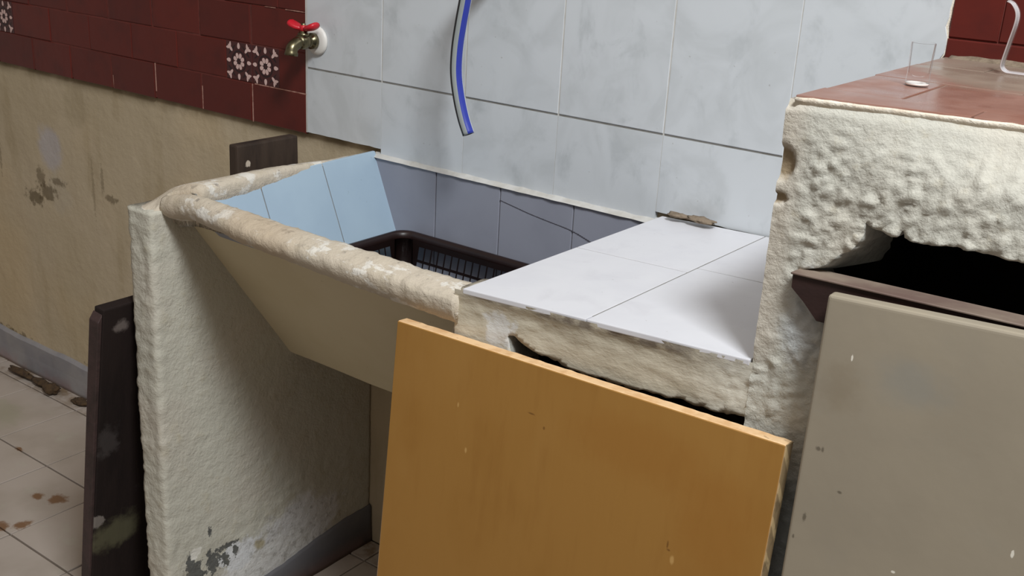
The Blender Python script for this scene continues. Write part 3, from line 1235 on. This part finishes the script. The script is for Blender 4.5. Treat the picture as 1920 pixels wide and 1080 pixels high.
# turn the left arris back along the side
link('stucco_front', bm, [M['block'], M['cement']], tall, True)
bm = bmesh.new()
N, K = 60, 24
gr = [[bm.verts.new((1.1957 + (0 if i == 0 else .002 * fbm((0, y, z), 30)), y, z)) for i, y in
       ((i, (fy_tall(1.1955, z) if i == 0 else -.49 + .496 * i / K)) for i in range(K + 1))] for z in (.50 + .6665 * j / 200 for j in range(201))]
for a, b in zip(gr, gr[1:]):
    for i in range(K):
        bm.faces.new((a[i], a[i + 1], b[i + 1], b[i]))
link('stucco_side', bm, M['block'], tall, True)
bm = bmesh.new()
box(bm, 1.197, 1.225, -.44, -.002, 0, 1.15)
box(bm, 1.197, 1.95, -.455, -.002, 1.10, 1.161)
box(bm, 1.87, 1.95, -.47, -.002, 0, 1.15)
box(bm, 1.197, 1.95, -.484, -.44, 0, .51)
box(bm, 1.225, 1.87, -.05, -.002, 0, 1.12)
link('masonry_core', bm, M['cavity'], tall)
# terracotta tiles of the top
cy = [-.494, -.413, -.264, -.112, -.003]
ci = 0
cx_rows = [[1.2, 1.360, 1.522, 1.684, 1.846, 1.95], [1.2, 1.281, 1.443, 1.605, 1.767, 1.95], [1.2, 1.360, 1.522, 1.684, 1.846, 1.95], [1.2, 1.281, 1.443, 1.605, 1.767, 1.95]]
for r in range(4):
    for a, b in zip(cx_rows[r], cx_rows[r][1:]):
        bm = bmesh.new()
        y0, y1 = cy[r] + .0008, cy[r + 1] - .0008
        fl = fr = y0
        if r == 0:
            fl, fr = cfront(a) + .008, cfront(b) + .008
        x0, x1 = a + .0008 + (.002 * ((r % 2) if a == 1.2 else 0)), b - .0008
        z = 1.1605
        zz = 1.1705 + random.uniform(-.0005, .0005)
        hexa(bm, [(x0, fl, z), (x1, fr, z), (x1, y1, z), (x0, y1, z), (x0, fl, zz), (x1, fr, zz), (x1, y1, zz), (x0, y1, zz)], .0015, 2)
        link('terracotta_tile', bm, M['ctile'], tall)
bm = bmesh.new()
box(bm, 1.203, 1.95, -.45, -.004, 1.16, 1.1690)
link('top_joints', bm, M['mortar'], tall)
# pale mortar lip in front of the tiles and fillet against the wall
bm = bmesh.new()
rings = []
for i in range(90):
    x = 1.203 + .74 * i / 89
    y = cfront(x) + .0015 * noise.noise(Vector((x * 50, 0, 0)))
    h = .0012 * noise.noise(Vector((x * 70, 4, 0)))
    rings.append([(x, y + .006, 1.155), (x, y + .002, 1.1655), (x, y + .0006, 1.168 + h), (x, y + .003, 1.1698 + h), (x, y + .006, 1.168)])
loft(bm, rings)
link('mortar_lip', bm, M['palemortar'], tall, True)
bm = bmesh.new()
rings = []
for i in range(90):
    x = 1.21 + .73 * i / 89
    h = .003 * (.6 + noise.noise(Vector((x * 30, 0, 0))))
    w = .018 + .010 * noise.noise(Vector((x * 14, 4, 0)))
    rings.append([(x, -.002 - w, 1.1695), (x, -.002 - w * .5, 1.1715 + h * .4), (x, -.003, 1.173 + h), (x, WY, 1.175 + h), (x, WY, 1.1695)])
loft(bm, rings)
link('mortar_fillet', bm, M['mortar'], tall, True)
# weathered wooden crosspiece across the opening, broken off at a slant on its left
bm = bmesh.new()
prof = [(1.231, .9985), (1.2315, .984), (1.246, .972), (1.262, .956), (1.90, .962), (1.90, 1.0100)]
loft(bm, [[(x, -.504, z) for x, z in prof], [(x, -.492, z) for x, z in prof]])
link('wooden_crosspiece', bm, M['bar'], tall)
bm = bmesh.new()  # worn top strip, its colour lightened for the light falling on it
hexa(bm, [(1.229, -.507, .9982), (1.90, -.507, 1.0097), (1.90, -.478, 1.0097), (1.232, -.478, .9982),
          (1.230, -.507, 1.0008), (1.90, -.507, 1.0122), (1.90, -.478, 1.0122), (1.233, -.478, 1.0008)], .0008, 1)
link('worn_lit_top', bm, M['bartop'], tall)

# ================================================================== loose boards
# ochre plywood sheet leaning on the worktop
BL = -.090
ply = thing('plywood_board', 'ochre yellow plywood board leaning upright in front of the low worktop', 'board', (.99, -.6, 0))


def ply_pt(x, z, d=0.0):
    """front face of the leaning board, d metres behind it"""
    return (x, -.529 + (z - .815) * .090 + d, z - d * .09)


bl, br = .727, 1.2585
tl, tr = (bl, .8155), (br, .8255)
th = .019
bm = bmesh.new()
g = .0018
fr = [(bl + .004, 0.012), (br - .002, .012), (br, tr[1] - .0005), (bl, tl[1] - .0005)]
hexa(bm, [ply_pt(*fr[0]), ply_pt(*fr[1]), ply_pt(*fr[1], g), ply_pt(*fr[0], g), ply_pt(*fr[3]), ply_pt(*fr[2]), ply_pt(*fr[2], g), ply_pt(*fr[3], g)], .0008, 1)
link('varnished_face', bm, M['board'], ply)
bm = bmesh.new()
N = 60
rings = []
for i in range(N + 1):
    x = bl + (br - bl) * i / N
    zt = tl[1] + (tr[1] - tl[1]) * i / N + .0007 * noise.noise(Vector((x * 90, 0, 0)))
    rings.append([ply_pt(x, .012, g), ply_pt(x, zt - .001, g), ply_pt(x, zt, g + .0012), ply_pt(x, zt + .0004 * noise.noise(Vector((x * 200, 1, 0))), th - .001), ply_pt(x, zt - .002, th), ply_pt(x, .012, th)])
loft(bm, rings)
link('raw_edge', bm, M['edge'], ply)
bm = bmesh.new()
e0, e1 = br + .0002, br + .0012
hexa(bm, [ply_pt(e0, .012, g), ply_pt(e1, .012, g), ply_pt(e1, .012, th), ply_pt(e0, .012, th),
          ply_pt(e0, tr[1], g), ply_pt(e1, tr[1], g), ply_pt(e1, tr[1] - .0008, th), ply_pt(e0, tr[1] - .0008, th)])
link('side_plies', bm, M['sedge'], ply)

# taupe painted cabinet door leaning on the crosspiece
door = thing('cabinet_door', 'taupe painted cabinet door with scuffed paint leaning on the tall counter', 'cabinet door', (1.6, -.6, 0))


def door_pt(x, z, d=0.0):
    return (x, -.531 + (z - 1.0) * .028 + d, z)


bm = bmesh.new()
dl, dr, dth = 1.2785, 1.86, .016
zl, zr_ = .9955, 1.024
prof = []
c = [(dl + .001, .01), (dr, .01), (dr, zr_), (dl, zl)]
hexa(bm, [door_pt(*c[0]), door_pt(*c[1]), door_pt(*c[1], dth), door_pt(*c[0], dth), door_pt(*c[3]), door_pt(*c[2]), door_pt(*c[2], dth), door_pt(*c[3], dth)], .0045, 4)
link('painted_panel', bm, M['door'], door, False)

# dark panel leaning on the outside of the sink's side wall
dp = thing('dark_wood_panel', 'dark brown wooden panel leaning against the left outer side of the sink wall', 'board', (.0, -.35, 0))


def dp_pt(y, z, d=0.0):
    """face towards +x of the leaning panel; d metres behind it (towards -x)"""
    return (.098 - (.668 - z) * .165 - d, y, z + d * .10)


bm = bmesh.new()
ya, yb = -.551, -.30
hexa(bm, [dp_pt(ya - .004, 0.006, .024), dp_pt(ya - .004, .006), dp_pt(yb, .006), dp_pt(yb, .006, .024),
          dp_pt(ya + .004, .664, .024), dp_pt(ya + .004, .664), dp_pt(yb, .664), dp_pt(yb, .664, .024)], .003, 2)
link('panel', bm, M['darkpanel'], dp)
bm = bmesh.new()
hexa(bm, [dp_pt(ya - .0075, .006, .026), dp_pt(ya - .0075, .006, .002), dp_pt(ya - .003, .006, .002), dp_pt(ya - .003, .006, .026),
          dp_pt(ya - .0040, .642, .026), dp_pt(ya - .0040, .642, .001), dp_pt(ya + .004, .656, .001), dp_pt(ya + .004, .656, .026)], .001, 1)
displace(bm, .0005, 30)
link('edge_strip', bm, simple('purplish_worn_wood', S(66, 48, 46), .6, S(44, 33, 30), 24, .3), dp)

# dark plank standing behind the rim
pk = thing('dark_plank', 'short dark brown plank standing against the wall behind the left sink rim', 'plank', (.07, -.16, 0))
bm = bmesh.new()
hexa(bm, [(.064, -.262, .004), (.086, -.262, .004), (.086, -.092, .004), (.064, -.092, .004),
          (.062, -.250, .894), (.084, -.250, .894), (.084, -.104, .894), (.062, -.104, .894)], .004, 2)
link('plank_board', bm, M['plank'], pk)

# ================================================================== basket in the basin
bk = thing('plastic_basket', 'dark brown plastic basket with square holes sitting in the basin', 'basket', (.45, -.16, .558))
BX0, BX1, BY0, BY1, BZ0, BZ1 = .276, .64, -.262, -.018, .560, .737


def rrect(x0, x1, y0, y1, r, n=6):
    pts = []
    for cx, cy_, a0 in ((x1 - r, y1 - r, 0), (x0 + r, y1 - r, 90), (x0 + r, y0 + r, 180), (x1 - r, y0 + r, 270)):
        for k in range(n + 1):
            a = math.radians(a0 + 90 * k / n)
            pts.append((cx + r * math.cos(a), cy_ + r * math.sin(a)))
    return pts


bm = bmesh.new()                                                  # flared rim
outer = lambda d, z: [(x, y, z) for x, y in rrect(BX0 + d, BX1 - d, BY0 + d, BY1 - d, .030 - d * .5)]
loft(bm, [outer(.004, BZ1 - .020), outer(.0, BZ1 - .006), outer(.002, BZ1), outer(.007, BZ1 + .0005), outer(.011, BZ1 - .004), outer(.013, BZ1 - .02), outer(.004, BZ1 - .020)], True, False)
bmesh.ops.remove_doubles(bm, verts=bm.verts, dist=.0001)
link('rim', bm, M['basket'], bk, True)


def basket_wall(p0, p1, inset, ncol, name):
    """holed wall between plan points p0, p1; leans in by inset at the bottom"""
    bm_ = bmesh.new()
    p0, p1, ins = Vector(p0), Vector(p1), Vector(inset)
    L = (p1 - p0).length
    solid = .022
    pitch = (L - 2 * solid) / ncol
    us = [0, solid]
    for i in range(ncol):
        us += [solid + pitch * i + pitch * .2, solid + pitch * (i + 1)]
    us.append(L)
    zt, zb = BZ1 - .012, BZ0 + .006
    zs = [zt, zt - .010]
    for r in range(5):
        zs += [zt - .010 - .0285 * r - .0235, zt - .010 - .0285 * (r + 1)]
    zs.append(zb)
    V = {}
    for i, u_ in enumerate(us):
        for j, z in enumerate(zs):
            k = (BZ1 - z) / (BZ1 - BZ0)
            q = p0.lerp(p1, u_ / L) + ins * k
            V[i, j] = bm_.verts.new((q.x, q.y, z))
    for i in range(len(us) - 1):
        for j in range(len(zs) - 1):
            hole = i >= 2 and i % 2 == 0 and i < len(us) - 2 and j % 2 == 1 and j < len(zs) - 2
            if not hole:
                bm_.faces.new((V[i, j], V[i + 1, j], V[i + 1, j + 1], V[i, j + 1]))
    r = bmesh.ops.solidify(bm_, geom=bm_.faces[:], thickness=.0025)
    return link(name, bm_, M['basket'], bk)


d = .011
basket_wall((BX0 + .03, BY1 - d), (BX1 - .03, BY1 - d), (0, -.034), 16, 'grid_wall')
basket_wall((BX0 + .03, BY0 + d), (BX1 - .03, BY0 + d), (0, .034), 16, 'grid_wall')
basket_wall((BX0 + d, BY0 + .03), (BX0 + d, BY1 - .03), (.034, 0), 9, 'grid_wall')
basket_wall((BX1 - d, BY0 + .03), (BX1 - d, BY1 - .03), (-.034, 0), 9, 'grid_wall')
for sx, sy in ((0, 0), (0, 1), (1, 0), (1, 1)):                    # solid rounded corners
    bm = bmesh.new()
    cx, cy_ = (BX1 - .032 if sx else BX0 + .032), (BY1 - .032 if sy else BY0 + .032)
    a0 = {(1, 1): 0, (0, 1): 90, (0, 0): 180, (1, 0): 270}[sx, sy]
    g_ = []
    for j in range(5):
        z = BZ1 - .012 - (BZ1 - .018 - BZ0) * j / 4
        k = (BZ1 - z) / (BZ1 - BZ0) * .034
        ox, oy = (-k if sx else k), (-k if sy else k)
        g_.append([bm.verts.new((cx + ox + .021 * math.cos(math.radians(a0 - 8 + 106 * i / 8)), cy_ + oy + .021 * math.sin(math.radians(a0 - 8 + 106 * i / 8)), z)) for i in range(9)])
    for a, b in zip(g_, g_[1:]):
        for i in range(8):
            bm.faces.new((a[i], a[i + 1], b[i + 1], b[i]))
    bmesh.ops.solidify(bm, geom=bm.faces[:], thickness=.0025)
    link('corner', bm, M['basket'], bk, True)
bm = bmesh.new()
loft(bm, [[(x, y, BZ0) for x, y in rrect(BX0 + .046, BX1 - .046, BY0 + .046, BY1 - .046, .02)], [(x, y, BZ0 + .006) for x, y in rrect(BX0 + .045, BX1 - .045, BY0 + .045, BY1 - .045, .02)]])
link('base', bm, M['basket'], bk)


# ================================================================== wall taps and hose
def make_tap(origin, label, nozzle_drop, reach, handle_rot):
    ox, oz = origin
    y0 = -.0012
    t = thing('wall_tap', label, 'tap', (ox, y0, oz))
    bm_ = bmesh.new()
    lathe(bm_, (ox, y0, oz), (0, -1, 0), [(0, .010), (0, .0275), (.003, .028), (.006, .0255), (.008, .020), (.009, .010)], 32)
    link('wall_flange', bm_, M['whiteplastic'], t, True)
    bm_ = bmesh.new()
    lathe(bm_, (ox, y0 - .006, oz), (0, -1, 0), [(0, .0125), (.004, .0125), (.005, .0155), (.014, .0155), (.016, .0115), (.022, .0115), (.027, .0145), (.040, .0145), (.046, .011)], 20)
    pth = catmull([(ox, y0 - .046, oz), (ox, y0 - reach + .012, oz - .002), (ox, y0 - reach, oz - .010), (ox, y0 - reach - .003, oz - nozzle_drop)], 6)
    tube(bm_, pth, [.0115] * (len(pth) - 5) + [.0115, .0118, .0128, .0128, .0122], 16)
    link('tap_body', bm_, M['brass'], t, True)
    bm_ = bmesh.new()
    lathe(bm_, (ox, y0 - .037, oz + .010), (0, 0, 1), [(0, .011), (.006, .011), (.007, .008), (.010, .008), (.011, .0045), (.024, .0045), (.025, .003)], 16)
    link('stem', bm_, M['brass'], t, True)
    bm_ = bmesh.new()
    R_ = Matrix.Rotation(handle_rot, 4, 'Z')
    cz = oz + .025
    for s in (-1, 1):
        rings_ = []
        for k in range(9):
            f_ = k / 8
            l_ = s * (.003 + .030 * f_)
            w_ = .0060 + .0085 * math.sin(f_ * 2.4)
            h_ = .0022 + .0030 * math.sin(f_ * 2.2)
            if k == 8:
                w_, h_ = w_ * .55, h_ * .5
            zz = cz + .009 * f_ ** 1.5
            ring = []
            for q in range(10):
                a = 2 * math.pi * q / 10
                v = R_ @ Vector((l_, w_ * math.cos(a), 0))
                ring.append((ox + v.x, y0 - .037 + v.y, zz + (h_ + .002) * math.sin(a)))
            rings_.append(ring)
        loft(bm_, rings_)
    lathe(bm_, (ox, y0 - .037, cz - .006), (0, 0, 1), [(0, .007), (.010, .0075), (.012, .005)], 14)
    link('butterfly_handle', bm_, M['redplastic'], t, True)
    return t


make_tap((.031, 1.057), 'small brass wall tap with red butterfly handle on white tile edge', .024, .066, math.radians(8))
make_tap((.478, 1.238), 'brass wall tap above the frame that carries the striped hose', .034, .098, math.radians(20))

hose = thing('garden_hose', 'short blue and grey striped hose hanging in front of the white tiles', 'hose', (.478, -.1, 1.2))
hp = catmull([(.4782, -.103, 1.212), (.4770, -.103, 1.196), (.4735, -.102, 1.176), (.466, -.101, 1.140), (.4595, -.100, 1.100), (.4590, -.100, 1.060), (.4665, -.1, 1.022), (.4780, -.1, .988), (.4905, -.1, .9625)], 6)
bm = bmesh.new()
R0 = .0102
nseg = 32
pts = [Vector(p) for p in hp]
rings = []
view = Vector((1.612, -1.512, 0)) - Vector((.47, -.1, 0))
view.normalize()
side = Vector((view.y, -view.x, 0)) * -1
for i, p in enumerate(pts):
    t = (pts[min(i + 1, len(pts) - 1)] - pts[max(i - 1, 0)]).normalized()
    u = (view - t * view.dot(t)).normalized()
    w = t.cross(u)
    r_ = R0 * (1.18 if i < 4 else 1)
    rings.append([p + (u * math.cos(2 * math.pi * k / nseg) + w * math.sin(2 * math.pi * k / nseg)) * r_ for k in range(nseg)])
vs = loft(bm, rings, True, False)
bm.faces.ensure_lookup_table()
# stripes run lengthwise
k_of = {}
for i in range(len(rings) - 1):
    for k in range(nseg):
        f = bm.faces[i * nseg + k]
        a = (k + .5) * 360 / nseg
        a = a if a < 180 else a - 360
        f.material_index = 0 if -66 < a < 2 else (3 if -100 < a <= -66 else (1 if 2 <= a < 40 else (2 if 40 <= a < 110 else (0 if a > 140 else 1))))
inner = [[p + (q - p) * .68 for q in r] for p, r in zip(pts[-6:], rings[-6:])]
vi = loft(bm, inner, True, False, 2)
for k in range(nseg):
    j = (k + 1) % nseg
    f = bm.faces.new((vs[-1][k], vs[-1][j], vi[-1][j], vi[-1][k]))
    f.material_index = 1
link('striped_tube', bm, [M['hose_blue'], M['hose_grey'], M['hose_black'], M['hose_clear']], hose, True)

# ================================================================== small things
# glass on the counter
bm = bmesh.new()
gx, gy, gz = 1.2615, -.307, 1.1712
lathe(bm, (gx, gy, gz), (0, 0, 1), [(0, .0115), (.002, .0122), (.012, .0118), (.044, .0126), (.0445, .0123), (.044, .0118), (.013, .0106), (.0095, .006), (.009, .0005)], 32)
base = bmesh.new()  # pale ring painted in for the light caught in the glass foot
lathe(base, (gx, gy, gz + .0004), (0, 0, 1), [(0, .004), (0, .0121), (.0016, .0124), (.0022, .0119), (.0016, .0105), (.0012, .004)], 32)
shot = tag(link('shot_glass', bm, M['glass'], None, True), 'small clear shot glass standing on the terracotta counter top', 'glass')
link('base_highlight', base, simple('glass_base_highlight', S(232, 222, 216), .15, spec=.8), shot, True)

# bent clear strip
bm = bmesh.new()
prof = catmull([(-.016, .082), (-.010, .079), (-.004, .070), (-.003, .058), (-.006, .036), (-.009, .014), (-.0085, .006), (-.003, .0016), (.006, .001), (.04, .001), (.085, .001)], 5)
rings = []
for i, p in enumerate(prof):
    a, b = prof[max(i - 1, 0)], prof[min(i + 1, len(prof) - 1)]
    t = Vector((b.x - a.x, b.y - a.y)).normalized()
    nrm = Vector((-t.y, t.x)) * .0018
    rings.append([(1.306 + p.x, -.110, 1.1712 + p.y), (1.306 + p.x, -.094, 1.1712 + p.y),
                  (1.306 + p.x + nrm.x, -.094, 1.1712 + p.y + nrm.y), (1.306 + p.x + nrm.x, -.110, 1.1712 + p.y + nrm.y)])
loft(bm, rings)
edges_ = bmesh.new()  # thin rods coloured pale to draw the bright lines along the sheet's edges
for yy in (-.1102, -.0938):
    tube(edges_, [(1.306 + p.x, yy, 1.1716 + p.y) for p in prof], .00065, 8)
holder = tag(link('plastic_holder', bm, M['acrylic'], None), 'bent clear plastic holder standing at the right end of the counter', 'holder')
link('bright_edge_lines', edges_, simple('plastic_edge_glint', S(184, 170, 168), .3), holder, True)


def lump(name, loc, r, mat, label, cat, seed, group=None, flat=.6):
    bm_ = bmesh.new()
    bmesh.ops.create_icosphere(bm_, subdivisions=3, radius=1)
    for v in bm_.verts:
        s = 1 + .45 * fbm(v.co, 1.3, 3, seed) + .18 * fbm(v.co, 5, 2, seed + 3)
        v.co = Vector((v.co.x * r[0] * s, v.co.y * r[1] * s, v.co.z * r[2] * s))
    zmin = min(v.co.z for v in bm_.verts)
    for v in bm_.verts:
        v.co.z -= zmin
        v.co += Vector(loc)
    o_ = link(name, bm_, mat, None, True)
    return tag(o_, label, cat, group)


lump('mortar_crumb', (.852, -.020, .8799), (.020, .010, .0032), M['mortar'], 'thin mortar crumb at the back left corner of the white worktop', 'rubble', 1.0)
lump('mortar_crumb', (.892, -.022, .8799), (.024, .012, .0042), M['mortar'], 'largest brown mortar crumb along the back of the white worktop', 'rubble', 2.0)
lump('dirt_clod', (-.962, -.045, .0008), (.026, .020, .013), M['dirt'], 'round brown dirt clod on the floor nearest the dark panel', 'dirt', 3.0)
lump('dirt_clod', (-1.025, -.040, .0008), (.036, .012, .009), M['dirt'], 'middle dirt clod of the row beside the skirting', 'dirt', 4.0)
lump('dirt_clod', (-1.12, -.038, .0008), (.060, .012, .009), M['dirt'], 'long dirt clod at the left end of the row by the skirting', 'dirt', 5.0)
lump('dirt_clod', (-.85, -.030, .0008), (.030, .014, .007), M['dirt'], 'flat dirt clod half hidden behind the dark panel edge', 'dirt', 6.0)
